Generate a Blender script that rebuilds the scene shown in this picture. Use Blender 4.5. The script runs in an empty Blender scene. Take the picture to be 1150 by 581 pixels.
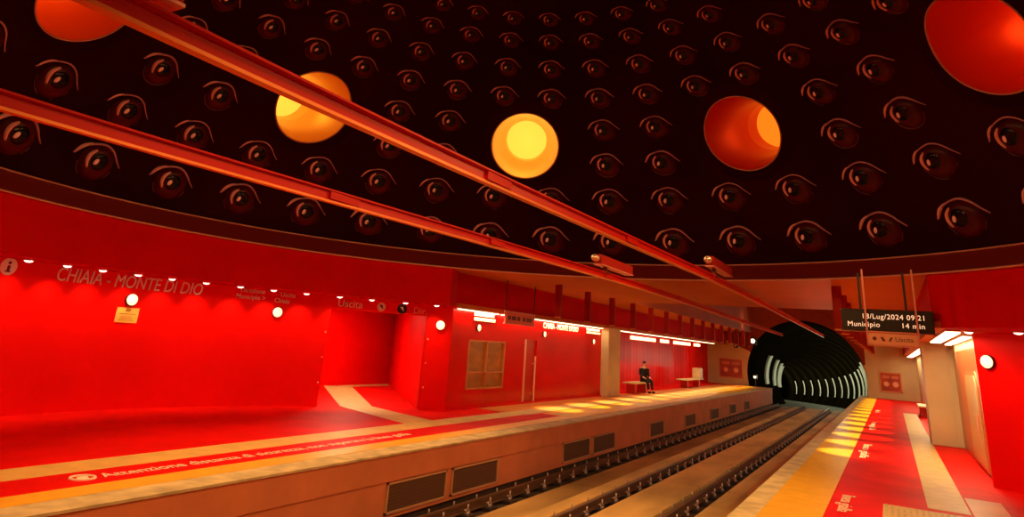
import bpy, bmesh, math, random
from mathutils import Vector, Matrix
random.seed(7)
SC = bpy.context.scene
COL = SC.collection
PI = math.pi
R = math.radians

# ------------------------------------------------------------------ materials
def mat(name, col, rough=0.5, metal=0.0, var=0.0, scale=3.0, bump=0.0, emit=None, estr=0.0, spec=0.5, coat=0.0, stretch=None):
    m = bpy.data.materials.new(name); m.use_nodes = True
    nt = m.node_tree; b = nt.nodes['Principled BSDF']
    c = (col[0], col[1], col[2], 1)
    b.inputs['Base Color'].default_value = c
    b.inputs['Roughness'].default_value = rough
    b.inputs['Metallic'].default_value = metal
    b.inputs['Specular IOR Level'].default_value = spec
    b.inputs['Coat Weight'].default_value = coat
    b.inputs['Coat Roughness'].default_value = 0.08
    if emit:
        b.inputs['Emission Color'].default_value = (*emit, 1); b.inputs['Emission Strength'].default_value = estr
    if var or bump:
        tc = nt.nodes.new('ShaderNodeTexCoord'); mp = nt.nodes.new('ShaderNodeMapping'); n = nt.nodes.new('ShaderNodeTexNoise')
        if stretch: mp.inputs['Scale'].default_value = stretch
        n.inputs['Scale'].default_value = scale; n.inputs['Detail'].default_value = 5
        nt.links.new(tc.outputs['Object'], mp.inputs['Vector']); nt.links.new(mp.outputs[0], n.inputs['Vector'])
        if var:
            r = nt.nodes.new('ShaderNodeValToRGB')
            r.color_ramp.elements[0].position = 0.3; r.color_ramp.elements[1].position = 0.7
            r.color_ramp.elements[0].color = tuple(x*(1-var) for x in col) + (1,)
            r.color_ramp.elements[1].color = tuple(min(1, x*(1+var)) for x in col) + (1,)
            nt.links.new(n.outputs['Fac'], r.inputs[0]); nt.links.new(r.outputs[0], b.inputs['Base Color'])
        if bump:
            bp = nt.nodes.new('ShaderNodeBump'); bp.inputs['Strength'].default_value = bump
            nt.links.new(n.outputs['Fac'], bp.inputs['Height']); nt.links.new(bp.outputs[0], b.inputs['Normal'])
    return m

M = {}
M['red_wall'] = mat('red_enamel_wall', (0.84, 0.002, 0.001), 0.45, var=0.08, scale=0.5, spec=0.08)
M['red_gloss'] = mat('red_glass_wall', (0.74, 0.004, 0.002), 0.20, var=0.10, scale=0.6, spec=0.10)
M['red_alcove'] = mat('red_alcove_panel', (0.74, 0.004, 0.002), 0.3, var=0.30, scale=1.2, spec=0.02, stretch=(1, 2.6, 0.10))  # vertical streaks in the colour stand in for reflections of the lights
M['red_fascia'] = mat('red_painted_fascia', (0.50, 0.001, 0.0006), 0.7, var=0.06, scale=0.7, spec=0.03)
M['red_fin'] = mat('red_painted_fin', (0.30, 0.010, 0.004), 0.5, spec=0.15)
M['red_floor'] = mat('red_resin_floor', (0.74, 0.005, 0.002), 0.5, var=0.14, scale=1.1, spec=0.05)
M['orange_floor'] = mat('orange_floor_tile', (0.72, 0.24, 0.045), 0.4, var=0.12, scale=1.5, spec=0.2)
M['header'] = mat('dark_red_header_wall', (0.26, 0.035, 0.012), 0.6, var=0.1, spec=0.1)
M['red_bar'] = mat('red_painted_bar', (0.43, 0.005, 0.0015), 0.45, spec=0.15)
M['bar_edge'] = mat('copper_contact_edge', (0.72, 0.22, 0.05), 0.4, metal=0.5)
M['dome'] = mat('dark_dome_lining', (0.019, 0.0012, 0.0022), 0.7, var=0.35, scale=0.35, spec=0.04)
M['rim'] = mat('dark_red_rim', (0.16, 0.010, 0.008), 0.35)
M['rim_edge'] = mat('rim_bright_edge', (0.55, 0.22, 0.18), 0.35, metal=0.2)
M['ceil'] = mat('brown_ceiling_panel', (0.52, 0.140, 0.016), 0.65, spec=0.1, var=0.08, scale=0.6)
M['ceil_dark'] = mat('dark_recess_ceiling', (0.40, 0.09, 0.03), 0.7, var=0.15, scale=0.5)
M['plat_wall'] = mat('platform_edge_concrete', (0.60, 0.19, 0.085), 0.75, var=0.12, scale=1.6, bump=0.05)
M['coping'] = mat('coping_concrete', (0.56, 0.46, 0.26), 0.75, var=0.28, scale=3.5, bump=0.08)
M['yellow'] = mat('yellow_safety_paint', (0.85, 0.47, 0.02), 0.42, var=0.08, scale=4)
M['tan'] = mat('tan_tactile_tile', (0.70, 0.47, 0.15), 0.5, var=0.12, scale=3)
M['slab'] = mat('track_slab_concrete', (0.56, 0.36, 0.12), 0.85, var=0.28, scale=1.3, bump=0.12, stretch=(1, 0.35, 1))
M['bed'] = mat('track_bed_concrete', (0.36, 0.22, 0.08), 0.9, var=0.35, scale=1.2, bump=0.15, stretch=(1, 0.3, 1))
M['trough'] = mat('dark_track_trough', (0.045, 0.026, 0.02), 0.9, var=0.3, scale=4)  # near-black tone stands in for the shadow in the track gaps
M['rail'] = mat('worn_steel_rail', (0.16, 0.09, 0.06), 0.5, metal=0.7)
M['clip'] = mat('steel_rail_clip', (0.45, 0.36, 0.38), 0.42, metal=0.5)
M['plate'] = mat('black_base_plate', (0.03, 0.022, 0.026), 0.6)
M['beige'] = mat('beige_stone_column', (0.62, 0.47, 0.24), 0.55, var=0.10, scale=1.2)
M['beige_wall'] = mat('beige_end_wall', (0.66, 0.50, 0.27), 0.6, var=0.10, scale=0.8)
M['vent'] = mat('dark_vent_mesh', (0.12, 0.055, 0.03), 0.7, var=0.15, scale=30)
M['vent_frame'] = mat('vent_frame_metal', (0.55, 0.30, 0.16), 0.5)
M['steel'] = mat('brushed_steel', (0.75, 0.55, 0.45), 0.3, metal=0.8)
M['black'] = mat('black_metal', (0.008, 0.006, 0.006), 0.4)
M['hang'] = mat('dark_hanger_metal', (0.12, 0.03, 0.03), 0.4, metal=0.5)
M['white'] = mat('white_lettering', (0.92, 0.85, 0.72), 0.5, emit=(1.0, 0.72, 0.45), estr=0.0)
M['lit_letter'] = mat('backlit_lettering', (0.9, 0.85, 0.6), 0.5, emit=(1.0, 0.88, 0.5), estr=0.85)
M['faint_letter'] = mat('faint_lettering', (0.95, 0.30, 0.22), 0.5)
M['led_text'] = mat('led_dots', (0.9, 0.6, 0.4), 0.5, emit=(1.0, 0.62, 0.36), estr=1.0)
M['lamp'] = mat('warm_lamp_glass', (1, 0.9, 0.6), 0.5, emit=(1.0, 0.86, 0.50), estr=3.0)
M['spot_glass'] = mat('spotlight_lens', (1, 0.9, 0.75), 0.5, emit=(1.0, 0.80, 0.62), estr=3.0)
M['strip'] = mat('light_strip_diffuser', (1, 0.95, 0.75), 0.5, emit=(1.0, 0.84, 0.50), estr=3.2)
M['disc'] = mat('round_lamp_diffuser', (1, 0.9, 0.6), 0.5, emit=(1.0, 0.84, 0.48), estr=1.15)
M['sign_red'] = mat('hanging_sign_panel', (0.72, 0.12, 0.07), 0.4)
M['sign_tan'] = mat('hanging_sign_tan_panel', (0.78, 0.42, 0.26), 0.4)
M['frame_pink'] = mat('sign_frame_metal', (0.72, 0.30, 0.24), 0.35, metal=0.4)
M['glyph'] = mat('dark_glyph', (0.12, 0.012, 0.01), 0.5)
M['notice'] = mat('yellow_notice', (0.95, 0.55, 0.10), 0.5)
M['notice_dark'] = mat('notice_print', (0.45, 0.20, 0.02), 0.5)
M['blind'] = mat('window_blind_behind_glass', (0.50, 0.25, 0.06), 0.25, var=0.2, scale=2.5, spec=0.6, stretch=(1, 1, 3))
M['win_frame'] = mat('window_frame_brass', (0.70, 0.30, 0.10), 0.35, metal=0.3)
M['door_red'] = mat('red_door_leaf', (0.60, 0.008, 0.005), 0.18, spec=0.5)
M['pole'] = mat('pink_steel_bar', (0.95, 0.50, 0.36), 0.3, metal=0.3)
M['bench_top'] = mat('pale_bench_slab', (0.80, 0.62, 0.32), 0.4)
M['bench_red'] = mat('red_bench_base', (0.65, 0.05, 0.02), 0.35)
M['tunnel'] = mat('dark_tunnel_lining', (0.008, 0.0055, 0.0022), 0.9, var=0.3, scale=0.6, spec=0.0)
M['tunnel_floor'] = mat('tunnel_floor_concrete', (0.07, 0.065, 0.03), 0.85, var=0.4, scale=0.8)
M['rib'] = mat('pale_lining_rib', (0.85, 0.88, 0.70), 0.6)
M['eye_lid'] = mat('eye_lid_line', (0.42, 0.17, 0.26), 0.5)
M['eye_highlight'] = mat('eye_highlight_pink', (0.72, 0.32, 0.36), 0.5)
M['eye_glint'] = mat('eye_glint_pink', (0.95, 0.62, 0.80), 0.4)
M['eye_ball'] = mat('eye_ball_dark_red', (0.058, 0.002, 0.006), 0.35, var=0.35, scale=1.5, spec=0.15)
M['eye_pupil'] = mat('eye_pupil_black', (0.0035, 0.0015, 0.0018), 0.2, spec=0.2)
M['eye_low'] = mat('eye_lower_lid', (0.12, 0.025, 0.035), 0.5)
M['skin'] = mat('skin', (0.72, 0.42, 0.28), 0.5)
M['cloth'] = mat('black_cloth', (0.012, 0.008, 0.010), 0.8)
M['hair'] = mat('dark_hair', (0.02, 0.01, 0.008), 0.6)
M['art'] = mat('red_artwork_panel', (0.45, 0.05, 0.02), 0.4, var=0.4, scale=2)
M['art_blob'] = mat('artwork_pale_patch', (0.90, 0.45, 0.25), 0.4)
M['art_blob2'] = mat('artwork_orange_patch', (0.70, 0.20, 0.08), 0.4)

# ------------------------------------------------------------------ mesh helpers
class MB:
    def __init__(s): s.bm = bmesh.new()
    def box(s, x0, x1, y0, y1, z0, z1, bev=0.0):
        vs = [s.bm.verts.new(p) for p in [(x0,y0,z0),(x1,y0,z0),(x1,y1,z0),(x0,y1,z0),(x0,y0,z1),(x1,y0,z1),(x1,y1,z1),(x0,y1,z1)]]
        fs = [s.bm.faces.new([vs[i] for i in f]) for f in [(0,3,2,1),(4,5,6,7),(0,1,5,4),(1,2,6,5),(2,3,7,6),(3,0,4,7)]]
        if bev:
            es = list({e for f in fs for e in f.edges})
            bmesh.ops.bevel(s.bm, geom=es, offset=bev, segments=2, affect='EDGES')
        return s
    def face(s, pts):
        return s.bm.faces.new([s.bm.verts.new(p) for p in pts])
    def grid(s, rows, close=False):
        V = [[s.bm.verts.new(p) for p in r] for r in rows]
        for a, b in zip(V, V[1:]):
            n = len(a)
            for i in range(n if close else n-1):
                j = (i+1) % n
                s.bm.faces.new((a[i], a[j], b[j], b[i]))
        return V
    def prism(s, pts, z0, z1):
        bot = [s.bm.verts.new((p[0], p[1], z0)) for p in pts]; top = [s.bm.verts.new((p[0], p[1], z1)) for p in pts]
        s.bm.faces.new(bot); s.bm.faces.new(top)
        n = len(pts)
        for i in range(n): s.bm.faces.new((bot[i], bot[(i+1)%n], top[(i+1)%n], top[i]))
        return s
    def tube(s, pts, rad, n=8, cap=True):
        pts = [Vector(p) for p in pts]; rows = []
        rads = rad if isinstance(rad, (list, tuple)) else [rad]*len(pts)
        ref = None
        for i, p in enumerate(pts):
            t = (pts[min(i+1, len(pts)-1)] - pts[max(i-1, 0)]).normalized()
            if ref is None: ref = Vector((0,0,1)) if abs(t.z) < 0.9 else Vector((1,0,0))
            u = t.cross(ref).normalized(); w = u.cross(t).normalized()
            rows.append([p + rads[i]*(math.cos(2*PI*k/n)*u + math.sin(2*PI*k/n)*w) for k in range(n)])
        V = s.grid(rows, True)
        if cap: s.bm.faces.new(V[0]); s.bm.faces.new(V[-1])
        return s
    def disc(s, c, nrm, r, n=24, ry=None):
        nrm = Vector(nrm).normalized(); ref = Vector((0,0,1)) if abs(nrm.z) < 0.9 else Vector((1,0,0))
        u = ref.cross(nrm).normalized(); w = nrm.cross(u)
        s.bm.faces.new([s.bm.verts.new(Vector(c) + r*math.cos(2*PI*k/n)*u + (ry or r)*math.sin(2*PI*k/n)*w) for k in range(n)])
        return s
    def cyl(s, c, nrm, r, h, n=24, r2=None):
        nrm = Vector(nrm).normalized()
        c = Vector(c)
        return s.tube([c, c + nrm*h], [r, r if r2 is None else r2], n)
    def ball(s, c, rx, ry, rz, n=16, m=10):
        mt = Matrix.Translation(c) @ Matrix.Diagonal((rx, ry, rz, 1))
        bmesh.ops.create_uvsphere(s.bm, u_segments=n, v_segments=m, radius=1, matrix=mt)
        return s
    def mesh(s, name, material, smooth=False):
        bmesh.ops.recalc_face_normals(s.bm, faces=s.bm.faces)
        me = bpy.data.meshes.new(name); s.bm.to_mesh(me); s.bm.free()
        me.materials.append(material)
        if smooth:
            for p in me.polygons: p.use_smooth = True
        return me
    def obj(s, name, material, parent=None, smooth=False):
        return link(name, s.mesh(name, material, smooth), parent)

def link(name, me, parent=None):
    o = bpy.data.objects.new(name, me); COL.objects.link(o)
    if parent: o.parent = parent
    return o
def tag(o, label, cat, group=None, kind=None):
    o['label'] = label; o['category'] = cat
    if group: o['group'] = group
    if kind: o['kind'] = kind
    return o
def thing(name, label, cat, loc=(0,0,0), rz=0.0, group=None, matrix=None):
    o = bpy.data.objects.new(name, None); COL.objects.link(o); o.empty_display_size = 0.1
    if matrix is not None: o.matrix_world = matrix
    else: o.location = loc; o.rotation_euler = (0, 0, rz)
    return tag(o, label, cat, group)
def struct(o): o['kind'] = 'structure'; return o
def copy_tree(o):
    c = o.copy(); COL.objects.link(c)
    for ch in o.children:
        d = ch.copy(); COL.objects.link(d); d.parent = c; d.matrix_parent_inverse = ch.matrix_parent_inverse
        for g in ch.children:
            e = g.copy(); COL.objects.link(e); e.parent = d; e.matrix_parent_inverse = g.matrix_parent_inverse
    return c
def text_mesh(s, size, extrude=0.01, shear=0.0, align='LEFT', spacing=1.0, small_caps=False):
    cu = bpy.data.curves.new('lettering', 'FONT'); cu.body = s; cu.size = size; cu.extrude = extrude; cu.shear = shear
    cu.align_x = align; cu.space_character = spacing; cu.resolution_u = 3
    if small_caps:
        cu.small_caps_scale = 0.78
        for i, ch in enumerate(s): cu.body_format[i].use_small_caps = True
    o = bpy.data.objects.new('lettering', cu); COL.objects.link(o)
    dg = bpy.context.evaluated_depsgraph_get(); me = bpy.data.meshes.new_from_object(o.evaluated_get(dg))
    bpy.data.objects.remove(o); bpy.data.curves.remove(cu)
    return me
def mesh_with(me, material):
    me.materials.clear(); me.materials.append(material)
    return me

# the domed hall: a drum about a vertical axis at (CX, CY); azimuth 0 looks down the tracks (+Y), positive to the right
CX, CY = -4.55, 7.90
def pol(r, az, z=0.0):
    a = R(az); return (CX + r*math.sin(a), CY + r*math.cos(a), z)
def lathe(mb, prof, az0, az1, step=2.5):
    n = max(2, int(abs(az1-az0)/step)+1)
    rows = [[pol(r, az0+(az1-az0)*k/(n-1), z) for k in range(n)] for r, z in prof]
    mb.grid(rows)
    return mb
def bend(me, r, az0, z0):
    """lays a flat lettering mesh (x along, y up, z out) on the inside of the drum wall"""
    for v in me.vertices:
        x, y, z = v.co
        v.co = pol(r - z, az0 + math.degrees(x/r), z0 + y)
    return me

WALL_H = 2.64          # soffit over the platforms
CEIL_H = 3.57          # ceiling over the tracks
RW, RWR = 9.15, 9.70   # drum wall radius on the far side, on the camera's side
YB = 15.05             # where the drum meets the straight platform walls
XB = -10.26            # far platform wall
XL, XR = -7.20, -1.95  # platform edges
ZB = -1.15             # track bed
YE = 50.0              # end wall with the tunnel mouth
XW = 1.52              # near platform wall beyond the drum
OP0, OP1 = -58.9, -42.9   # passage opening in the drum wall

# ------------------------------------------------------------------ drum walls
mb = MB(); lathe(mb, [(RW, 0), (RW, WALL_H), (RW+0.25, WALL_H), (RW+0.25, 0)], -163, OP0); mb.obj('wall_left', M['red_wall'])
struct(bpy.data.objects['wall_left'])
mb = MB(); lathe(mb, [(RW, 2.34), (RW, WALL_H), (RW+0.25, WALL_H), (RW+0.25, 2.34), (RW, 2.34)], OP0, OP1); struct(mb.obj('wall_lintel', M['red_wall']))
mb = MB(); lathe(mb, [(RW, 0), (RW, WALL_H), (RW+0.25, WALL_H), (RW+0.25, 0)], OP1, -38.6, 1.0); struct(mb.obj('wall_pier', M['red_wall']))
mb = MB(); lathe(mb, [(RWR, 0), (RWR, WALL_H), (RWR+0.25, WALL_H), (RWR+0.25, 0)], 37.9, 164); struct(mb.obj('wall_right', M['red_wall']))
# drum fascia and the soffit between fascia and wall
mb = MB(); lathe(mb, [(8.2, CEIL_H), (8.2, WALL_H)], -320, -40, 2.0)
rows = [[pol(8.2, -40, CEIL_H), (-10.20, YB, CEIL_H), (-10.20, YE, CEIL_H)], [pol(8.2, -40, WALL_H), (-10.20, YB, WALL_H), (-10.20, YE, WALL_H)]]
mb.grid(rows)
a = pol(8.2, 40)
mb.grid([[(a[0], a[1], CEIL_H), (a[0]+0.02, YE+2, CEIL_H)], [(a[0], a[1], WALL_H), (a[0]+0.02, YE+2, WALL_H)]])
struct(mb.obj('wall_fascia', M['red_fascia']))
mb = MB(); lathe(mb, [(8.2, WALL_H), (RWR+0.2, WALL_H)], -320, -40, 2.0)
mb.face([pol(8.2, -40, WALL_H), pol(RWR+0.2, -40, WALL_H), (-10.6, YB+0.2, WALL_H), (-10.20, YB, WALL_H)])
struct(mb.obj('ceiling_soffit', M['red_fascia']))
mb = MB(); mb.box(-12.2, -10.11, YB, YE, WALL_H+0.001, WALL_H+0.10); struct(mb.obj('ceiling_left', M['ceil']))
mb = MB(); mb.box(a[0], 2.9, a[1]-0.1, YE+2, WALL_H+0.001, WALL_H+0.10); struct(mb.obj('ceiling_right', M['ceil']))

# ------------------------------------------------------------------ dome, rim band, ceiling beyond
prof = [(8.52, 3.98), (8.36, 4.54), (7.92, 5.54), (7.33, 6.37), (6.79, 7.15), (6.12, 7.77), (5.51, 8.31), (4.89, 8.74), (4.27, 9.02), (3.2, 9.42), (2.0, 9.72), (0.8, 9.86), (0.02, 9.88)]
def catmull(P, k=4):
    out = []
    for i in range(len(P)-1):
        p0, p1, p2, p3 = P[max(i-1,0)], P[i], P[i+1], P[min(i+2, len(P)-1)]
        for t in [j/k for j in range(k)]:
            out.append(tuple(0.5*(2*p1[c]+(p2[c]-p0[c])*t+(2*p0[c]-5*p1[c]+4*p2[c]-p3[c])*t*t+(3*p1[c]-p0[c]-3*p2[c]+p3[c])*t**3) for c in (0,1)))
    return out + [P[-1]]
mb = MB(); lathe(mb, catmull(prof, 3), 0, 360, 3.0)
bmesh.ops.remove_doubles(mb.bm, verts=mb.bm.verts, dist=0.004)
DOME = mb.obj('ceiling_dome', M['dome'], smooth=True); struct(DOME)
mb = MB(); lathe(mb, [(8.50, 3.97), (8.30, 3.72), (8.17, 3.60)], 0, 360, 2.0); struct(mb.obj('trim_1', M['rim'], smooth=True))
mb = MB()
for r, z, t in ((8.49, 3.985, 0.018), (8.155, 3.585, 0.022)):
    mb.tube([pol(r, k*2.0, z) for k in range(181)], t, 6, cap=False)
struct(mb.obj('trim_2', M['rim_edge'], smooth=True))
# level ceiling outside the rim: low over the platforms and the first stretch of track, higher over the far track
mb = MB()
azs = [-40+2*k for k in range(41)]
for a0, a1 in zip(azs, azs[1:]):
    p, q = pol(8.155, a0, CEIL_H), pol(8.155, a1, CEIL_H)
    mb.face([p, q, (q[0], 24.2, CEIL_H), (p[0], 24.2, CEIL_H)])
p, q = pol(8.155, -40, CEIL_H), pol(8.155, 40, CEIL_H)
mb.face([p, (p[0], 24.2, CEIL_H), (-10.2, 24.2, CEIL_H), (-10.2, YB, CEIL_H)])
mb.face([q, (a[0]+0.02, q[1], CEIL_H), (a[0]+0.02, 24.2, CEIL_H), (q[0], 24.2, CEIL_H)])
for x0, x1 in ((-10.2, -8.4), (-1.2, a[0]+0.02)):
    mb.face([(x0, 24.2, CEIL_H), (x1, 24.2, CEIL_H), (x1, YE+2, CEIL_H), (x0, YE+2, CEIL_H)])
struct(mb.obj('ceiling_track', M['ceil']))
mb = MB(); lathe(mb, [(8.155, CEIL_H), (8.2, CEIL_H)], 40, 320); struct(mb.obj('trim_3', M['rim']))
mb = MB()
zt = 5.45
mb.face([(-8.4, 24.2, zt), (-1.2, 24.2, zt), (-1.2, YE, zt), (-8.4, YE, zt)])
for x in (-8.4, -1.2): mb.face([(x, 24.2, CEIL_H), (x, YE, CEIL_H), (x, YE, zt), (x, 24.2, zt)])
mb.face([(-8.4, 24.2, CEIL_H), (-1.2, 24.2, CEIL_H), (-1.2, 24.2, zt), (-8.4, 24.2, zt)])
struct(mb.obj('ceiling_recess', M['ceil_dark']))

# ------------------------------------------------------------------ floors
def arc(r, a0, a1, st=3): 
    n = int(abs(a1-a0)/st)+1
    return [pol(r, a0+(a1-a0)*k/n)[:2] for k in range(n+1)]
def slab(name, pts, z0, z1, m):
    mb = MB(); mb.prism(pts, z0, z1)
    bmesh.ops.triangulate(mb.bm, faces=[f for f in mb.bm.faces if len(f.verts) > 4])
    return struct(mb.obj(name, m))
slab('floor_left', [(-7.85, -2.0)] + arc(RW+0.15, -156, -41) + [(-11.6, YB), (-11.6, YE+0.1), (-7.85, YE+0.1)], -0.3, 0.0, M['red_floor'])
slab('floor_passage', [pol(RW+0.1, OP0)[:2], pol(RW+0.1, OP1)[:2], (-10.6, 16.0), (-16.6, 20.8), (-16.6, 12.0), (-12.9, 12.0)], -0.3, -0.002, M['red_floor'])
ring = [(-1.95, YE+2), (-1.95, -0.6)] + arc(RWR+0.1, 158, 39) + [(XW+0.5, 16.0), (XW+0.5, YE+2)]
slab('floor_right', [(-0.95, YE+2.1), (-0.95, -1.0)] + arc(RWR+0.1, 158, 39) + [(XW+0.3, 16.0), (XW+0.3, YE+2.1)], -0.3, 0.0, M['red_floor'])
# flush bands: coping, yellow line, tactile paths
def band(name, x0, x1, y0, y1, z0, z1, m): return struct(MB().box(x0, x1, y0, y1, z0, z1).obj(name, m))
band('trim_4', XL, -7.63, -3, YE, -0.03, 0.0, M['coping'])
band('trim_5', -7.63, -8.02, -3, YE, -0.20, 0.004, M['yellow'])
band('trim_6', -8.72, -9.32, -3, 46.0, -0.20, 0.004, M['tan'])
band('trim_7', XR, -1.66, -1.6, YE+2, -0.16, 0.0, M['coping'])
band('trim_8', -1.66, -0.95, -1.6, YE+2, -0.20, 0.004, M['yellow'])
band('trim_17', -8.02, -8.62, 17.5, YE, -0.2, 0.003, M['yellow'])
band('trim_18', -8.66, XB, 16.6, YE, -0.2, 0.002, M['orange_floor'])
band('trim_19', 0.83, 1.30, 11.9, 13.7, -0.2, 0.004, M['orange_floor'])
# tactile path turning into the passage
mb = MB(); mb.prism([(-9.3, 12.2), (-9.3, 13.2), (-11.75, 13.95), (-16.2, 18.0), (-16.5, 17.0), (-12.15, 13.2)], -0.2, 0.006); struct(mb.obj('trim_9', M['tan']))
band('trim_20', -15.95, -16.45, 17.6, 20.6, -0.2, 0.005, M['tan'])
band('trim_10', 0.28, 0.80, 12.2, 36, -0.2, 0.005, M['tan'])
# ------------------------------------------------------------------ platform edge walls
mb = MB(); mb.box(XL-0.45, XL-0.03, -3, YE, -0.42, -0.03); struct(mb.obj('wall_platform_band', M['plat_wall']))
mb = MB(); mb.box(XL-0.30, XL-0.06, -3, YE, -0.97, -0.425); struct(mb.obj('wall_platform_left', M['plat_wall']))
mb = MB(); mb.box(XL-0.40, XL-0.14, -3, YE, ZB-0.1, -0.97); struct(mb.obj('wall_platform_foot', M['trough']))  # dark strip for the shadow gap below the platform wall
mb = MB(); mb.box(XR, XR+0.25, -1.6, YE+2, ZB-0.1, -0.16); struct(mb.obj('wall_platform_right', M['plat_wall']))
VENTS = [(9.22, 10.90), (11.08, 12.76), (15.95, 17.70), (17.9, 19.57), (22.9, 24.5), (27.4, 29.0), (31.7, 33.3), (35.9, 37.4), (39.8, 41.2), (4.7, 6.3)]
WHERE = ['the nearest seen, lowest in the photo', 'second from the near end', 'third from the near end', 'fourth from the near end', 'fifth from the near end', 'sixth from the near end', 'seventh from the near end', 'second from the tunnel end', 'nearest the tunnel']
for (y0, y1), w in zip(VENTS, WHERE):
    t = thing('vent_grille', 'dark vent grille in the far platform edge wall, ' + w, 'vent', (XL-0.06, y0, -0.9), group='vent grilles along the platform edge')
    L = y1-y0
    f = MB()
    for b in ((0, 0.035, 0, 0.03, 0, 0.46), (0, 0.035, L-0.03, L, 0, 0.46), (0, 0.035, 0, L, 0, 0.03), (0, 0.035, 0, L, 0.43, 0.46)): f.box(*b)
    fr = f.obj('frame', M['vent_frame'], t)
    g = MB(); g.box(-0.002, 0.006, 0.03, L-0.03, 0.03, 0.43)
    for k in range(8): g.box(0.006, 0.02, 0.03, L-0.03, 0.05+k*0.048, 0.062+k*0.048)
    g.obj('mesh_panel', M['vent'], fr)

# ------------------------------------------------------------------ track
struct(MB().box(XL-0.2, XR, -3.5, YE, ZB-0.3, ZB).obj('floor_track_bed', M['bed']))
def slabs(name, x0, x1, z1, m, ys):
    mb = MB()
    for y0, y1 in zip(ys, ys[1:]): mb.box(x0, x1, y0+0.02, y1-0.02, ZB, z1, 0.012)
    return struct(mb.obj(name, m))
js = [-3.5] + [3.0+6.0*k for k in range(8)] + [YE]
slabs('trim_11', -6.60, -5.86, ZB+0.05, M['bed'], js)
slabs('trim_12', -5.86, -5.50, ZB+0.12, M['slab'], js)
js2 = [-3.5] + [1.6+7.6*k for k in range(7)] + [YE]
slabs('trim_13', -5.00, -4.08, ZB+0.12, M['slab'], js2)
js3 = [-3.5] + [4.5+6.1*k for k in range(8)] + [YE]
slabs('trim_14', -3.50, -2.90, ZB+0.12, M['slab'], js3)
slabs('trim_15', -2.88, -2.02, ZB+0.09, M['bed'], js3)
struct(MB().box(-7.10, -6.62, -3.4, YE, ZB, ZB+0.012).box(-5.48, -5.02, -3.4, YE, ZB, ZB+0.012).box(-4.06, -3.52, -3.4, YE, ZB, ZB+0.012).obj('trim_16', M['trough']))
def rail_mesh(x, y0, y1):
    mb = MB()
    pr = [(-0.07,0),(0.07,0),(0.07,0.012),(0.012,0.03),(0.012,0.10),(0.035,0.115),(0.035,0.145),(-0.035,0.145),(-0.035,0.115),(-0.012,0.10),(-0.012,0.03),(-0.07,0.012)]
    a_ = [mb.bm.verts.new((x+p, y0, q)) for p, q in pr]; b_ = [mb.bm.verts.new((x+p, y1, q)) for p, q in pr]
    for i in range(len(pr)): mb.bm.faces.new((a_[i], a_[(i+1)%len(pr)], b_[(i+1)%len(pr)], b_[i]))
    mb.bm.faces.new(a_); mb.bm.faces.new(b_)
    return mb
def fastener_meshes():
    c = MB()
    for sx in (-1, 1):
        c.box(sx*0.15-0.02, sx*0.15+0.02, -0.05, 0.05, 0, 0.05, 0.006)
        c.cyl((sx*0.15, 0, 0.045), (0,0,1), 0.016, 0.115, 8)
        c.tube([(sx*0.15, -0.05, 0.06), (sx*0.11, -0.055, 0.075), (sx*0.07, 0, 0.045), (sx*0.11, 0.055, 0.075), (sx*0.15, 0.05, 0.06)], 0.011, 6)
    p = MB().box(-0.23, 0.23, -0.13, 0.13, -0.06, 0.006, 0.008)
    return c.mesh('rail_clip', M['clip'], True), p.mesh('base_plate', M['plate'])
CLIP, PLATE = fastener_meshes()
for x, lab in ((-6.87, 'steel rail closest to the far platform wall, on clips'), (-5.25, 'middle steel rail of the three in view, on clips'), (-3.80, 'steel rail closest to the near platform, on clips')):
    t = thing('track_rail', lab, 'rail', (x, 0, ZB+0.075), group='running rails')
    rail_mesh(0, -3.4, YE).obj('rail_head', M['rail'], t)
    n = 0
    y = 4.05
    while y < 49.5:
        o = link('base_plate', PLATE, t); o.location = (0, y, 0); link('clip_pair', CLIP, o)  # each plate carries the two rail clips of one fastener
        y += 0.76

# ------------------------------------------------------------------ far platform: glossy red wall, window, door, signs
struct(MB().box(XB-0.2, XB, YB, 15.95, 0, WALL_H).box(XB-0.2, XB, 15.95, 18.02, 0, 0.50).box(XB-0.2, XB, 15.95, 18.02, 1.82, WALL_H).box(XB-0.2, XB, 18.02, 19.34, 0, WALL_H).box(XB-0.2, XB, 19.34, 20.16, 1.92, WALL_H).box(XB-0.2, XB, 20.16, 26.0, 0, WALL_H).obj('wall_booth', M['red_gloss']))
w1 = MB()
for b in ((15.95, 16.0, 0.5, 1.82), (17.97, 18.02, 0.5, 1.82), (16.96, 17.0, 0.5, 1.82), (15.95, 18.02, 0.5, 0.55), (15.95, 18.02, 1.77, 1.82), (15.95, 18.02, 0.93, 0.96)): w1.box(XB-0.10, XB+0.015, b[0], b[1], b[2], b[3])
WIN = struct(w1.obj('window_1', M['win_frame']))
MB().box(XB-0.10, XB-0.06, 16.0, 16.96, 0.55, 1.77).obj('pane', M['blind'], WIN)
MB().box(XB-0.10, XB-0.06, 17.0, 17.97, 0.55, 1.77).obj('pane', M['blind'], WIN)
DR = struct(MB().box(XB-0.12, XB-0.05, 19.36, 20.14, 0.0, 1.92).obj('door_1', M['door_red']))
MB().box(XB-0.10, XB+0.03, 19.30, 19.37, 0, 1.94).obj('door_edge', M['pole'], DR)
MB().cyl((XB+0.05, 20.0, 0.05), (0,0,1), 0.03, 1.38, 10).cyl((XB-0.06, 20.0, 0.25), (1,0,0), 0.015, 0.11, 8).cyl((XB-0.06, 20.0, 1.2), (1,0,0), 0.015, 0.11, 8).obj('door_handle', M['pole'], DR)
struct(MB().box(XB, XB+0.04, YB, 26.0, 0, 0.06).obj('baseboard_left', M['red_wall']))
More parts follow.
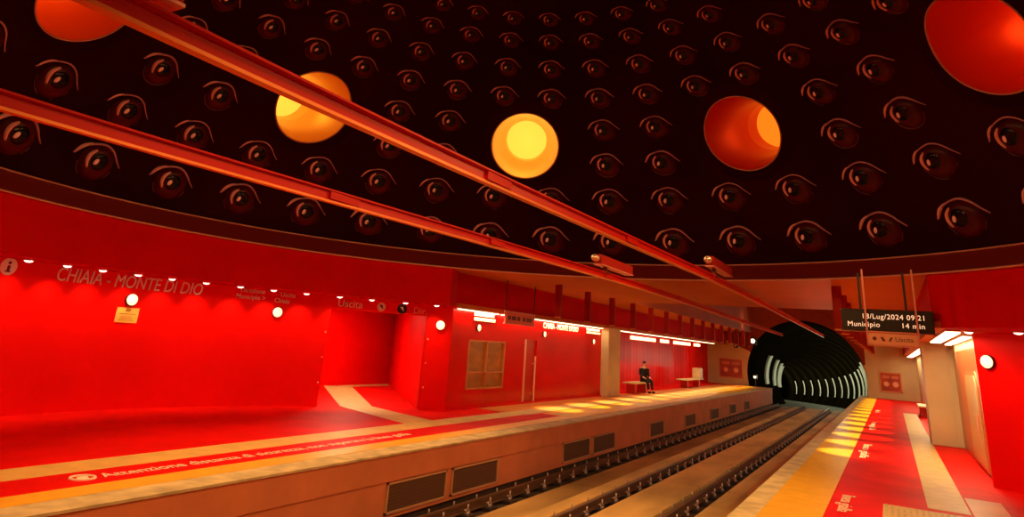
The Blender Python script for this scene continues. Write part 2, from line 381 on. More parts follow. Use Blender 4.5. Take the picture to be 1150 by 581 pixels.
# bench alcove
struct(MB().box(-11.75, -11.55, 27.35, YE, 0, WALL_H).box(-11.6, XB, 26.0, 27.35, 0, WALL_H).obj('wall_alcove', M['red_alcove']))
struct(MB().box(-10.30, -9.93, 25.95, 27.30, 0, WALL_H, 0.02).obj('column_1', M['beige']))
# end wall with the round tunnel mouth
TX, TZ, TR = -5.13, 0.85, 3.70
mb = MB()
n = 64
rim_ = [(TX+TR*math.cos(2*PI*k/n), TZ+TR*math.sin(2*PI*k/n)) for k in range(n)]
def outer(x, z):
    dx, dz = x-TX, z-TZ
    tx = ((2.9-TX) if dx > 0 else (TX+11.9))/max(abs(dx), 1e-6); tz = ((5.6-TZ) if dz > 0 else (TZ+3.2))/max(abs(dz), 1e-6)
    s_ = min(tx, tz); return (TX+dx*s_, TZ+dz*s_)
for k in range(n):
    p, q = rim_[k], rim_[(k+1) % n]; P, Q = outer(*p), outer(*q)
    mb.face([(p[0], YE, p[1]), (q[0], YE, q[1]), (Q[0], YE, Q[1]), (P[0], YE, P[1])])
we = struct(mb.obj('wall_end', M['beige_wall'])); we.data.materials.append(M['header'])
for p_ in we.data.polygons:
    if p_.center.z > 2.75: p_.material_index = 1
struct(MB().box(-8.5, -1.3, YE-0.06, YE-0.01, 4.56, 5.45).obj('wall_end_header', M['header']))
# tunnel tube curving away to the left and downhill
def tun(s): return Vector((-s*s/2/220, YE+s, -0.045*s))
ts = [2.5*k for k in range(57)]
mb = MB(); rows = []
for s_ in ts:
    c = tun(s_); rows.append([(c.x+TX+TR*math.cos(2*PI*k/32), c.y, c.z+TZ+TR*math.sin(2*PI*k/32)) for k in range(32)])
mb.grid(rows, True); struct(mb.obj('wall_tunnel', M['tunnel'], smooth=True))
mb = MB(); mb.grid([[tun(s_)+Vector((TX-3.2, 0, ZB-0.02)) for s_ in ts], [tun(s_)+Vector((TX+3.2, 0, ZB-0.02)) for s_ in ts]]); struct(mb.obj('floor_tunnel', M['tunnel_floor']))
def rib(s_, a0, a1, lab, grp):
    c = tun(s_); mb = MB(); N = 10
    for k in range(N):
        b0, b1 = R(a0+(a1-a0)*k/N), R(a0+(a1-a0)*(k+1)/N)
        def pt(b, r, dy): return (TX+r*math.cos(b), dy, TZ+r*math.sin(b))
        w = 0.72
        r0, r1 = TR-0.03, TR-0.16
        mb.face([pt(b0, r1, -w), pt(b1, r1, -w), pt(b1, r1, w), pt(b0, r1, w)])
        mb.face([pt(b0, r0, -w), pt(b1, r0, -w), pt(b1, r1, -w), pt(b0, r1, -w)])
        mb.face([pt(b0, r0, w), pt(b1, r0, w), pt(b1, r1, w), pt(b0, r1, w)])
    o = mb.obj('lining_rib', M['rib']); o.location = c
    return tag(o, lab, 'tunnel rib', grp)
ORD = ['first', 'second', 'third', 'fourth', 'fifth', 'sixth', 'seventh', 'eighth', 'ninth', 'tenth', 'eleventh', 'twelfth', 'thirteenth', 'fourteenth', 'fifteenth', 'sixteenth', 'seventeenth', 'eighteenth', 'nineteenth', 'twentieth']
for k in range(13):
    rib(7+5.6*k, -14, 26-0.6*k, f'pale curved rib on the right tunnel wall, {ORD[k]} from the mouth', 'pale ribs on the right tunnel wall')
for k in range(4):
    rib(9+6.5*k, 152, 188, f'pale curved rib on the left tunnel wall, {ORD[k]} from the mouth', 'pale ribs on the left tunnel wall')

# ------------------------------------------------------------------ near platform beyond the drum
struct(MB().box(0.78, 1.40, 22.3, 23.5, 0, WALL_H, 0.015).obj('column_2', M['beige']))
struct(MB().box(XW, XW+0.25, 15.75, 22.4, 0, WALL_H).box(1.38, XW+0.25, 22.4, 23.4, 0, WALL_H).box(1.42, 1.67, 23.4, YE+2, 0, WALL_H).obj('wall_side', M['beige_wall']))
struct(MB().box(-1.45, 1.5, YE-0.05, YE-0.012, 0, WALL_H+0.9).obj('wall_end_right', M['beige_wall']))

# ------------------------------------------------------------------ passage beyond the opening
mb = MB()
pl, pr_ = pol(RW+0.2, OP0)[:2], pol(RW+0.2, OP1)[:2]
mb.grid([[(pl[0], pl[1], 0), (-16.5, 12.4, 0), (-16.5, 20.3, 0), (pr_[0], pr_[1], 0)], [(pl[0], pl[1], WALL_H), (-16.5, 12.4, WALL_H), (-16.5, 20.3, WALL_H), (pr_[0], pr_[1], WALL_H)]])
struct(mb.obj('wall_passage', M['red_wall']))
mb = MB(); mb.face([(pl[0], pl[1], 2.6), (pr_[0], pr_[1], 2.6), (-16.5, 20.3, 2.6), (-16.5, 12.4, 2.6)]); struct(mb.obj('ceiling_passage', M['red_fascia']))

# ------------------------------------------------------------------ lamps
def add_light(kind, name, loc, energy, col=(1, 0.8, 0.55), parent=None, **kw):
    l = bpy.data.lights.new(name, kind); l.energy = energy; l.color = col
    for k, v in kw.items(): setattr(l, k, v)
    o = bpy.data.objects.new(name, l); COL.objects.link(o); o.location = loc
    if parent: o.parent = parent
    return o
SP_TRIM = MB(); SP_TRIM.tube([(0.075*math.cos(2*PI*k/20), 0.075*math.sin(2*PI*k/20), -0.006) for k in range(21)], 0.014, 6, cap=False); SP_TRIM = SP_TRIM.mesh('trim_ring', M['steel'], True)
SP_LENS = MB().ball((0, 0, -0.012), 0.07, 0.07, 0.035, 16, 8).mesh('lens', M['spot_glass'], True)
def spot(az, lab, e, r=8.78, grp='recessed spotlights along the red drum wall'):
    t = thing('recessed_spotlight', lab, 'spotlight', pol(r, az, WALL_H-0.004), group=grp)
    link('trim_ring', SP_TRIM, t); link('lens', SP_LENS, t)
    l = add_light('SPOT', 'spot_beam', (0, 0, -0.06), e*0.95, (1, 0.62, 0.35), t, spot_size=R(90), spot_blend=1.0, shadow_soft_size=0.04)
    d = Vector(pol(1, az)) - Vector((CX, CY, 0))
    l.rotation_euler = (Vector((0, 0, -1)) + d*0.30).to_track_quat('-Z', 'Y').to_euler()
SPOTS = [(-103.6, 'outermost on the left, by the round icon'), (-98.8, 'above the first word of the station name'), (-94.2, 'second over the station name lettering'), (-89.4, 'third over the station name, above the yellow notice'), (-84.6, 'fourth over the station name'), (-79.6, 'over the last letter of the station name'), (-74.4, 'over the left line of small lettering'), (-69.2, 'over the right line of small lettering'), (-63.9, 'just left of the passage opening'), (-58.4, 'over the passage word'), (-53.0, 'second over the passage opening'), (-47.2, 'third over the passage opening'), (-41.8, 'over the pier right of the passage')]
for az, w in SPOTS: spot(az, 'small spotlight above the left red wall, ' + w, 60)
for az in (-109, -114.5, -120, -126): spot(az, 'small recessed spotlight on the left red wall, beyond the frame edge', 60)
spot(40.0, 'small recessed spotlight above the red wall on the right, beside the light strips', 40, 9.1)
spot(45.6, 'small recessed spotlight at the right photo edge, above the red wall', 40, 9.1)
for az in (52, 58): spot(az, 'small recessed spotlight on the right red wall, beyond the frame edge', 60, 9.1)

def round_lamp(loc, nrm, r, lab, name='round_wall_lamp'):
    n_ = Vector(nrm).normalized()
    q = n_.to_track_quat('Z', 'Y').to_matrix().to_4x4()
    t = thing(name, lab, 'wall lamp', matrix=Matrix.Translation(loc) @ q, group='round wall lamps')
    MB().tube([(0,0,0), (0,0,0.05), (0,0,0.06)], [r*1.12, r*1.12, r*1.02], 24).obj('housing', M['hang'], t, True)
    MB().ball((0, 0, 0.058), r, r, 0.03, 20, 8).obj('diffuser', M['disc'], t, True)
for az, lab, rr in ((-88.27, 'round glowing wall lamp over the yellow notice', RW), (-67.31, 'round glowing wall lamp left of the passage', RW), (-40.6, 'round glowing wall lamp on the pier right of the passage', RW), (39.3, 'round glowing wall lamp on the red wall at right', RWR)):
    p = pol(rr-0.005, az, 2.13); round_lamp(p, (CX-p[0], CY-p[1], 0), 0.115, lab)
for y, lab in ((16.35, 'small round lamp above the window on the glossy red wall'), (20.6, 'small round lamp under the white station name on the far wall'), (25.0, 'small round lamp beside the beige column on the far wall')):
    round_lamp((XB+0.002, y, 2.15 if y < 25 else 2.05), (1, 0, 0), 0.09, lab)

# light strips under the far fascia
def strip(name, lab, x0, x1, y0, y1, z, e, grp=None, col=(1, 0.78, 0.42)):
    t = thing(name, lab, 'light strip', ((x0+x1)/2, (y0+y1)/2, z), group=grp)
    hx, hy = (x1-x0)/2, (y1-y0)/2
    MB().box(-hx, hx, -hy, hy, -0.035, 0.0).obj('housing', M['steel'], t)
    MB().box(-hx+0.01, hx-0.01, -hy+0.01, hy-0.01, -0.06, -0.035).obj('diffuser', M['strip'], t)
    l = add_light('AREA', 'strip_light', (0, 0, -0.075), e, col, t, shape='RECTANGLE', size=(x1-x0), size_y=(y1-y0))
    return t
strip('light_strip', 'long white light strip over the glossy red wall, left of the hanging sign', -10.22, -10.12, YB+0.1, 17.3, WALL_H, 16, 'light strips on the far platform')
strip('light_strip', 'long white light strip over the station name on the far red wall', -10.22, -10.12, 17.5, 25.8, WALL_H, 50, 'light strips on the far platform')
strip('light_strip', 'long white light strip over the bench alcove', -10.30, -10.18, 27.4, 46.2, WALL_H, 150, 'light strips on the far platform')
strip('light_strip', 'wide white light strip in front of the right column, the nearer of two', 0.92, 1.16, 14.6, 20.4, WALL_H, 70, 'light strips on the near platform')
strip('light_strip', 'white light strip along the side wall above the arched door', 1.30, 1.46, 16.2, 21.6, WALL_H, 40, 'light strips on the near platform')
strip('light_strip', 'distant white light strip behind the right column', 0.9, 1.2, 25.0, 49, WALL_H, 200, 'light strips on the near platform')
# ceiling fins
FIN = MB().box(-0.10, 0.10, -0.045, 0.045, 0.0, 0.93, 0.008).mesh('fin_blade', M['red_fin'])
FTIP = MB().box(-0.09, 0.09, -0.04, 0.04, -0.03, 0.0, 0.006).mesh('fin_tip', M['bar_edge'])
for k in range(15):
    y = 17.95 + 2.25*k
    t = thing('ceiling_fin', f'red vertical fin hanging over the far platform edge, {ORD[k]} from the near end', 'ceiling fin', (-8.5, y, CEIL_H-0.93), group='fins over the far platform')
    link('blade', FIN, t); link('tip', FTIP, t)
for k in range(15):
    y = 16.6 + 2.25*k
    if y > YE-0.3: break
    lab = f'red vertical fin hanging left of the departure display, {ORD[k]} from the near end' if k < 2 else f'red vertical fin behind the departure display, {ORD[k]} in the near row'
    t = thing('ceiling_fin', lab, 'ceiling fin', (-0.93, y, CEIL_H-0.93), group='fins over the near platform')
    link('blade', FIN, t); link('tip', FTIP, t)
# spots between the fins throw the patches on the platform edges
for k in range(14):
    y = 19.1 + 2.25*k
    add_light('SPOT', 'edge_beam', (-8.35, y, CEIL_H-0.06), 1150, (1, 0.66, 0.20), spot_size=R(27), spot_blend=0.5, shadow_soft_size=0.05).rotation_euler = (0, R(8), 0)
    add_light('SPOT', 'edge_beam', (-1.15, y-1.35, CEIL_H-0.06), 1150, (1, 0.66, 0.20), spot_size=R(27), spot_blend=0.5, shadow_soft_size=0.05).rotation_euler = (0, R(-4), 0)

# ------------------------------------------------------------------ dome eyes
PHI, DL = -0.3912, 2*PI/32
RHO = [4.272, 4.888, 5.512, 6.115, 6.787, 7.333, 7.919, 8.347]
ZZ = [9.016, 8.739, 8.310, 7.769, 7.145, 6.373, 5.544, 4.540]
def lerp(L, i):
    i = max(0, min(len(L)-1.001, i)); k = int(i); return L[k]+(L[k+1]-L[k])*(i-k)
def dome_frame(i, j):
    a_ = PHI + j*DL; rad = Vector((math.sin(a_), math.cos(a_), 0)); u = Vector((math.cos(a_), -math.sin(a_), 0))
    r, z = lerp(RHO, i), lerp(ZZ, i)
    r1, z1, r2, z2 = lerp(RHO, i-0.5), lerp(ZZ, i-0.5), lerp(RHO, i+0.5), lerp(ZZ, i+0.5)
    v = (rad*(r1-r2) + Vector((0, 0, z1-z2))).normalized(); n_ = u.cross(v).normalized()
    P = Vector((CX, CY, 0)) + rad*r + Vector((0, 0, z))
    return P, u, v, n_, rad, r*DL
def smooth_line(P, k=6): 
    out = []
    for i in range(len(P)-1):
        p0, p1, p2, p3 = P[max(i-1,0)], P[i], P[i+1], P[min(i+2, len(P)-1)]
        for j in range(k):
            t = j/k
            out.append(tuple(0.5*(2*p1[c]+(p2[c]-p0[c])*t+(2*p0[c]-5*p1[c]+4*p2[c]-p3[c])*t*t+(3*p1[c]-p0[c]-3*p2[c]+p3[c])*t**3) for c in range(len(p1))))
    return out + [P[-1]]
def ribbon(mb, line, wid, lift):
    """raised, tapering moulding that follows a 2-D line on the eye"""
    L = smooth_line(line, 5); n_ = len(L); rows = []
    for i, (x, y) in enumerate(L):
        a_, b_ = L[max(i-1,0)], L[min(i+1,n_-1)]
        dx, dy = b_[0]-a_[0], b_[1]-a_[1]; d = math.hypot(dx, dy) or 1; nx, ny = -dy/d, dx/d
        w = wid*math.sin(PI*(0.12+0.80*i/(n_-1)))**0.8
        h = lift(x, y)
        rows.append([(x+nx*w, y+ny*w, h-0.02), (x+nx*w*0.6, y+ny*w*0.6, h+w*0.7), (x-nx*w*0.6, y-ny*w*0.6, h+w*0.7), (x-nx*w, y-ny*w, h-0.02)])
    V = mb.grid(rows); mb.bm.faces.new(V[0]); mb.bm.faces.new(V[-1])
EX, EY, ERX, ERY, EH = 0.045, -0.02, 0.385, 0.37, 0.13
def bulge(x, y):
    q = 1 - ((x-EX)/ERX)**2 - ((y-EY)/ERY)**2
    return EH*math.sqrt(q) if q > 0 else 0.0
TURN = R(-17)
def turned(me):
    me.transform(Matrix.Rotation(TURN, 4, 'Z')); return me
def cap_mesh(cx, cy, rx, ry, extra, name, m):
    mb = MB(); rows = []
    for k in range(0, 7):
        t = k/6
        rows.append([(cx+rx*t*math.cos(2*PI*j/24), cy+ry*t*math.sin(2*PI*j/24), bulge(cx+rx*t*math.cos(2*PI*j/24), cy+ry*t*math.sin(2*PI*j/24)) + extra*(1-t*t)**0.5 + (0 if k < 6 else -0.015)) for j in range(24)])
    mb.grid(rows, True); bmesh.ops.remove_doubles(mb.bm, verts=mb.bm.verts, dist=1e-5)
    return mb.mesh(name, m, True)
E_BALL = cap_mesh(EX, EY, ERX, ERY, 0.0, 'eyeball', M['eye_ball'])
E_PUP = cap_mesh(0.0, 0.03, 0.19, 0.19, 0.02, 'pupil', M['eye_pupil'])
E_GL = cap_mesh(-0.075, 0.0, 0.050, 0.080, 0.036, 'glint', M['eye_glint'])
mb = MB(); ribbon(mb, [(-0.5,-0.10),(-0.45,0.08),(-0.30,0.24),(-0.13,0.345),(0.0,0.375),(0.13,0.36),(0.25,0.31),(0.37,0.24),(0.53,0.165)], 0.024, lambda x, y: bulge(x, y)*0.7+0.02); E_LID = mb.mesh('upper_lid', M['eye_lid'], True)
mb = MB(); ribbon(mb, [(-0.49,-0.09),(-0.455,0.06),(-0.395,0.165),(-0.30,0.255)], 0.034, lambda x, y: bulge(x, y)+0.012); ribbon(mb, [(-0.19,0.19),(-0.245,0.07),(-0.225,-0.06),(-0.13,-0.18)], 0.036, lambda x, y: bulge(x, y)+0.012); E_HILITE = mb.mesh('lid_highlight', M['eye_highlight'], True)  # pink crescents are highlights on the lid, modelled as raised strips
mb = MB(); ribbon(mb, [(EX+0.385*math.cos(R(b_)), EY+0.375*math.sin(R(b_))) for b_ in range(205, 366, 20)], 0.012, lambda x, y: bulge(x, y)*0.7+0.012); E_LOW = mb.mesh('lower_lid', M['eye_low'], True)
for me_ in (E_BALL, E_PUP, E_GL, E_LID, E_HILITE, E_LOW): turned(me_)
FUN_COLS = [-8.5, -4.5, -0.5, 3.5, 7.5]
def under_funnel(i, j): return i in (4, 5) and any(abs(j-c) < 0.6 for c in FUN_COLS)
SPAN = {0: (-3, 4), 1: (-5, 4), 2: (-6, 6), 3: (-7, 7), 4: (-8, 7), 5: (-7, 7), 6: (-9, 7), 7: (-8, 7)}
RING = {7: 'lowest ring', 6: 'second ring from the bottom', 5: 'third ring from the bottom', 4: 'fourth ring from the bottom', 3: 'fifth ring from the bottom', 2: 'sixth ring from the bottom', 1: 'seventh ring from the bottom', 0: 'topmost ring in view'}
for i in range(8):
    js_ = [j for j in range(SPAN[i][0], SPAN[i][1]+1) if not under_funnel(i, j)]
    for q, j in enumerate(js_):
        P, u, v, n_, rad, sp = dome_frame(i, j)
        S = sp*0.575
        mtx = Matrix(((u.x*S, v.x*S, n_.x*S, P.x), (u.y*S, v.y*S, n_.y*S, P.y), (u.z*S, v.z*S, n_.z*S, P.z), (0, 0, 0, 1)))
        lab = f'dark eye on the domed ceiling, {RING[i]}, {ORD[q]} from the left'
        t = thing('ceiling_eye', lab, 'eye relief', matrix=mtx, group='eyes on the domed ceiling')
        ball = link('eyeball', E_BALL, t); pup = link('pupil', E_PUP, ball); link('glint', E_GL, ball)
        for me, nm in ((E_LID, 'upper_lid'), (E_HILITE, 'lid_highlight'), (E_LOW, 'lower_lid')): link(nm, me, t)

# ------------------------------------------------------------------ funnels of light in the dome
PROF = catmull(prof, 6)
def dome_r(z):
    for (ra, za), (rb, zb) in zip(PROF, PROF[1:]):
        if za <= z <= zb: return ra+(rb-ra)*(z-za)/(zb-za)
    return 8.5 if z < 5 else 0.0
FUN = {-8.5: ('orange light funnel cut off at the top left corner', (0.85, 0.20, 0.03), (1.0, 0.42, 0.03), 0.85, 5),
       -4.5: ('gold and orange light funnel crossed by the red bar', (0.85, 0.42, 0.06), (1.0, 0.62, 0.06), 0.95, 4.5),
       -0.5: ('golden light funnel facing straight, with a round yellow end', (0.90, 0.46, 0.07), (1.0, 0.66, 0.07), 0.95, 4),
       3.5: ('deep red light funnel with an orange end at its right', (0.60, 0.010, 0.003), (1.0, 0.26, 0.01), 0.9, 2.2),
       7.5: ('large red and orange light funnel in the top right corner', (0.75, 0.06, 0.012), (1.0, 0.30, 0.02), 0.9, 5)}
for j, (lab, ccol, ecol, es, pw) in FUN.items():
    P, u, v, n_, rad, sp = dome_frame(4.5, j)
    ax = (rad*math.cos(R(22)) + Vector((0, 0, math.sin(R(22))))).normalized()
    w_ = ax.cross(u).normalized()
    mtx = Matrix(((u.x, w_.x, ax.x, P.x), (u.y, w_.y, ax.y, P.y), (u.z, w_.z, ax.z, P.z), (0, 0, 0, 1)))
    t = thing('light_funnel', lab, 'ceiling light', matrix=mtx, group='light funnels in the domed ceiling')
    cm = mat('funnel_lining', ccol, 0.32, metal=0.35, spec=0.6)  # lining tinted with the coloured light of its well
    em = mat('funnel_glow', ecol, 0.5, emit=ecol, estr=es)
    # the mouth follows the lining: every generatrix of the cone starts where it meets the dome
    r0, r1, L, N = 0.88, 0.585, 1.6, 64
    def meet(th, rr):
        lo, hi = -1.0, 1.0
        for _ in range(40):
            h = (lo+hi)/2; q = P + u*rr*math.cos(th) + w_*rr*math.sin(th) + ax*h
            if math.hypot(q.x-CX, q.y-CY) < dome_r(q.z): lo = h
            else: hi = h
        return lo
    hs = [meet(2*PI*k/N, r0) for k in range(N)]
    mb = MB(); rows = []
    for f_ in [k/8 for k in range(9)]:
        rows.append([((r0+(r1-r0)*f_)*math.cos(2*PI*k/N), (r0+(r1-r0)*f_)*math.sin(2*PI*k/N), (hs[k]-0.03)*(1-f_)+L*f_) for k in range(N)])
    mb.grid(rows, True); mb.obj('cone', cm, t, True)
    mb = MB(); mb.tube([(r0*math.cos(2*PI*k/N), r0*math.sin(2*PI*k/N), hs[k % N]-0.03) for k in range(N+1)], 0.017, 6, cap=False); mb.obj('rim', M['rim_edge'], t, True)
    mb = MB(); rows = []
    for rr, off in ((r0+0.005, -0.028), (1.0, -0.012), (1.2, 0.002)):
        rows.append([(rr*math.cos(2*PI*k/N), rr*math.sin(2*PI*k/N), meet(2*PI*k/N, rr)+off) for k in range(N)])
    mb.grid(rows, True); mb.obj('collar_flange', M['dome'], t)
    mb = MB(); mb.grid([[(r1*math.cos(2*PI*k/N), r1*math.sin(2*PI*k/N), zz) for k in range(N)] for zz in (L, L+0.55)], True); mb.obj('collar', cm, t, True)
    MB().disc((0, 0, L+0.55), (0, 0, -1), r1, N).obj('glowing_end', em, t)
    add_light('POINT', 'funnel_lamp', (0, 0, L-0.1), pw, tuple(min(1, c*1.0+0.02) for c in ecol), t, shadow_soft_size=0.15)

# openings in the dome lining where the funnels pass
cut = DOME.data
bm = bmesh.new(); bm.from_mesh(cut)
bmesh.ops.subdivide_edges(bm, edges=[e for e in bm.edges if 5.6 < (e.verts[0].co.z+e.verts[1].co.z)/2 < 8.2], cuts=3, use_grid_fill=True)
kill = []
for j in FUN:
    P, u, v, n_, rad, sp = dome_frame(4.5, j)
    ax = (rad*math.cos(R(22)) + Vector((0, 0, math.sin(R(22))))).normalized()
    for f in bm.faces:
        d = f.calc_center_median() - P; h = d.dot(ax); q = (d - ax*h).length
        if abs(h) < 1.2 and min(((vv.co-P)-ax*((vv.co-P).dot(ax))).length for vv in f.verts) < 0.93: kill.append(f)
bmesh.ops.delete(bm, geom=list(set(kill)), context='FACES')
bm.to_mesh(cut); bm.free()
for p in cut.polygons: p.use_smooth = True

# ------------------------------------------------------------------ overhead conductor bars
def conductor(z, line, lab):
    """a rigid overhead conductor, staggered from side to side along the track"""
    t = thing('conductor_bar', lab, 'overhead bar', (0, 0, z), group='overhead conductor bars')
    L = smooth_line(line, 8)
    def sweep(mb, pr):
        V = mb.grid([[(x+p, y, q) for p, q in pr] for x, y in L], True); mb.bm.faces.new(V[0]); mb.bm.faces.new(V[-1]); return mb
    sweep(MB(), [(-0.055, 0.065), (0.055, 0.065), (0.055, 0.048), (0.022, 0.036), (0.030, -0.045), (-0.030, -0.045), (-0.022, 0.036), (-0.055, 0.048)]).obj('profile', M['red_bar'], t)
    sweep(MB(), [(-0.034, -0.045), (0.034, -0.045), (0.034, -0.068), (-0.034, -0.068)]).obj('contact_edge', M['bar_edge'], t)
    for x, y in line[2:-1]:
        MB().box(x-0.047, x+0.047, y-0.22, y+0.22, -0.035, 0.04).obj('splice_plate', M['red_bar'], t)
    return t
conductor(3.30, [(-3.06, 0.25), (-3.10, 2.5), (-3.07, 5.0), (-2.98, 8.5), (-2.86, 13.0), (-2.86, 18.0), (-2.97, 28.0), (-3.12, 41.0)], 'nearer and thicker red overhead bar crossing the ceiling from the top left')
conductor(3.20, [(-5.10, 0.30), (-5.10, 2.5), (-4.98, 5.0), (-4.82, 8.0), (-4.66, 12.0), (-4.62, 17.0), (-4.90, 28.0), (-5.06, 39.5)], 'farther red overhead bar crossing from the left edge below the other')
def bracket(x, y, z, bz, lab):
    t = thing('bar_support', lab, 'bracket', (x, y, z), group='supports of the overhead bars')
    MB().box(-0.07, 0.07, -0.9, 0.9, 0.02, 0.20, 0.01).obj('beam', M['red_fin'], t)
    MB().box(-0.085, 0.085, -0.9, 0.9, 0.0, 0.02).obj('flange', M['frame_pink'], t)
    MB().cyl((0, -1.12, 0.11), (0, 1, 0), 0.045, 0.22, 12).cyl((0, -1.08, 0.11), (0, 1, 0), 0.065, 0.03, 12).cyl((0, -1.0, 0.11), (0, 1, 0), 0.065, 0.03, 12).obj('insulator', M['steel'], t, True)
    MB().box(-0.035, 0.035, -0.55, -0.48, bz-z+0.05, 0.02).box(-0.07, 0.07, -0.6, -0.43, bz-z+0.03, bz-z+0.075).obj('hanger', M['hang'], t)
    return t
bracket(-2.86, 13.6, 3.50, 3.30, 'red support bracket at the dome rim over the nearer bar')
bracket(-4.66, 12.4, 3.36, 3.20, 'red support bracket at the dome rim over the farther bar')
bracket(-3.08, 0.80, 3.40, 3.30, 'red support bracket at the top edge, over the nearer bar')

# ------------------------------------------------------------------ lettering on the drum wall
def wall_text(name, s, size, az, z, lab, m, shear=0.0, sc=False, spacing=1.0, ext=0.008, r=RW, width=None):
    me = mesh_with(text_mesh(s, size, ext, shear, spacing=spacing, small_caps=sc), m)
    if width:
        k_ = width/max(v.co.x for v in me.vertices)
        for v in me.vertices: v.co.x *= k_
    bend(me, r-0.012, az, z)
    return tag(link(name, me), lab, 'lettering')
wall_text('station_name_lettering', 'CHIAIA - MONTE DI DIO', 0.36, -98.3, 2.36, 'white slanted station name lettering along the top of the left red wall', M['white'], 0.12, width=3.10)
wall_text('exit_lettering', 'Uscita', 0.26, -58.0, 2.40, 'small white word over the left of the passage opening', M['white'])
wall_text('service_lettering', 'Dir.', 0.24, -45.4, 2.38, 'faint pale word over the right of the passage opening', M['faint_letter'])
wall_text('direction_lettering', '  Direzione\nMunicipio >', 0.15, -73.9, 2.53, 'two pale lines of small lettering, the left pair on the red wall', M['white'])
wall_text('direction_lettering', '   Uscita\nChiaia', 0.15, -68.0, 2.51, 'pale small lettering above the second round wall lamp', M['white'])
def wall_disc(name, az, z, r_, lab, m, m2, glyph, cat):
    p = pol(RW-0.004, az, z); n_ = Vector((CX-p[0], CY-p[1], 0)).normalized()
    t = thing(name, lab, cat, matrix=Matrix.Translation(p) @ n_.to_track_quat('Z', 'Y').to_matrix().to_4x4())
    MB().cyl((0,0,0), (0,0,1), r_, 0.012, 24).obj('plate', m, t)
    glyph().obj('symbol', m2, t)
def g_i():
    mb = MB(); mb.box(-0.025, 0.025, -0.09, 0.02, 0.012, 0.018); mb.cyl((0, 0.065, 0.012), (0,0,1), 0.028, 0.006, 12); mb.box(-0.05, 0.05, -0.095, -0.075, 0.012, 0.018); return mb
def g_arrow():
    mb = MB(); mb.prism([(-0.06, 0.05), (0.02, 0.05), (0.05, -0.06), (0.0, -0.02)], 0.012, 0.018); return mb
wall_disc('info_roundel', -103.9, 2.50, 0.15, 'pale round icon at the left edge of the red wall', M['white'], M['glyph'], g_i, 'sign')
wall_disc('black_roundel', -47.3, 2.47, 0.13, 'black round icon over the passage opening', M['black'], M['white'], g_arrow, 'sign')
wall_disc('small_roundel', -50.8, 2.48, 0.11, 'small pale round icon in the middle above the passage', M['white'], M['glyph'], g_arrow, 'sign')
# yellow notice
p = pol(RW-0.006, -88.3, 1.82); n_ = Vector((CX-p[0], CY-p[1], 0)).normalized()
t = thing('wall_notice', 'square yellow notice under the round lamp on the left wall', 'notice', matrix=Matrix.Translation(p) @ n_.to_track_quat('Z', 'Y').to_matrix().to_4x4())
MB().box(-0.23, 0.23, -0.15, 0.15, 0, 0.012).obj('board', M['notice'], t)
mb = MB(); mb.box(-0.17, 0.17, 0.015, 0.03, 0.012, 0.016)
mb.box(-0.05, 0.05, 0.07, 0.12, 0.012, 0.016)
for k in range(3): mb.box(-0.17+0.02*k, 0.16-0.03*k, -0.11+k*0.035, -0.10+k*0.035, 0.012, 0.016)
mb.obj('print', M['notice_dark'], t)
# little jamb lights beside the opening
for az, side in ((OP0-0.35, 'left'), (OP1+0.45, 'right')):
    for z, w in ((0.55, 'lowest'), (1.15, 'middle'), (1.75, 'topmost')):
        p = pol(RW-0.01, az, z)
        tag(MB().ball(p, 0.022, 0.022, 0.022, 10, 6).obj('jamb_marker', M['pole'], smooth=True), f'tiny pale stud on the {side} edge of the passage opening, {w} of three', 'stud', 'studs beside the passage')

# ------------------------------------------------------------------ lettering and signs on the far straight wall
def far_text(name, s, size, y, z, lab, m, x=XB+0.006):
    me = mesh_with(text_mesh(s, size, 0.008), m); o = link(name, me)
    o.matrix_world = Matrix(((0, 0, 1, x), (1, 0, 0, y), (0, 1, 0, z), (0, 0, 0, 1)))
    return tag(o, lab, 'lettering')
far_text('station_name_lettering', 'CHIAIA - MONTE DI DIO', 0.27, 20.55, 2.35, 'bright white station name on the glossy far wall, right of the red sign', M['lit_letter'])
def lit_panel(y0, y1, z0, z1, lab, x=XB, rows_=2):
    t = thing('lit_sign', lab, 'lit sign', (x, y0, z0))
    MB().box(0, 0.03, 0, y1-y0, 0, z1-z0).obj('panel', M['red_gloss'], t)
    h = (z1-z0)/rows_
    mb = MB()
    for k in range(rows_): mb.box(0.03, 0.036, 0.03, y1-y0-0.03-0.1*(k % 2), k*h+h*0.12, k*h+h*0.78)
    mb.obj('text_line', M['lit_letter'], t)
lit_panel(16.05, 17.30, 2.33, 2.60, 'pale lit sign of two lines above the window')
lit_panel(24.25, 25.75, 2.33, 2.55, 'pale lit sign of two lines beside the beige column')
for y0, y1, w in ((28.0, 28.8, 'first'), (30.2, 34.2, 'second'), (34.9, 36.6, 'third'), (37.4, 41.2, 'fourth'), (41.9, 43.6, 'fifth')):
    lit_panel(y0, y1, 2.28, 2.52, f'bright lit sign at the top of the bench alcove, {w} from its near end', x=-10.55, rows_=1)
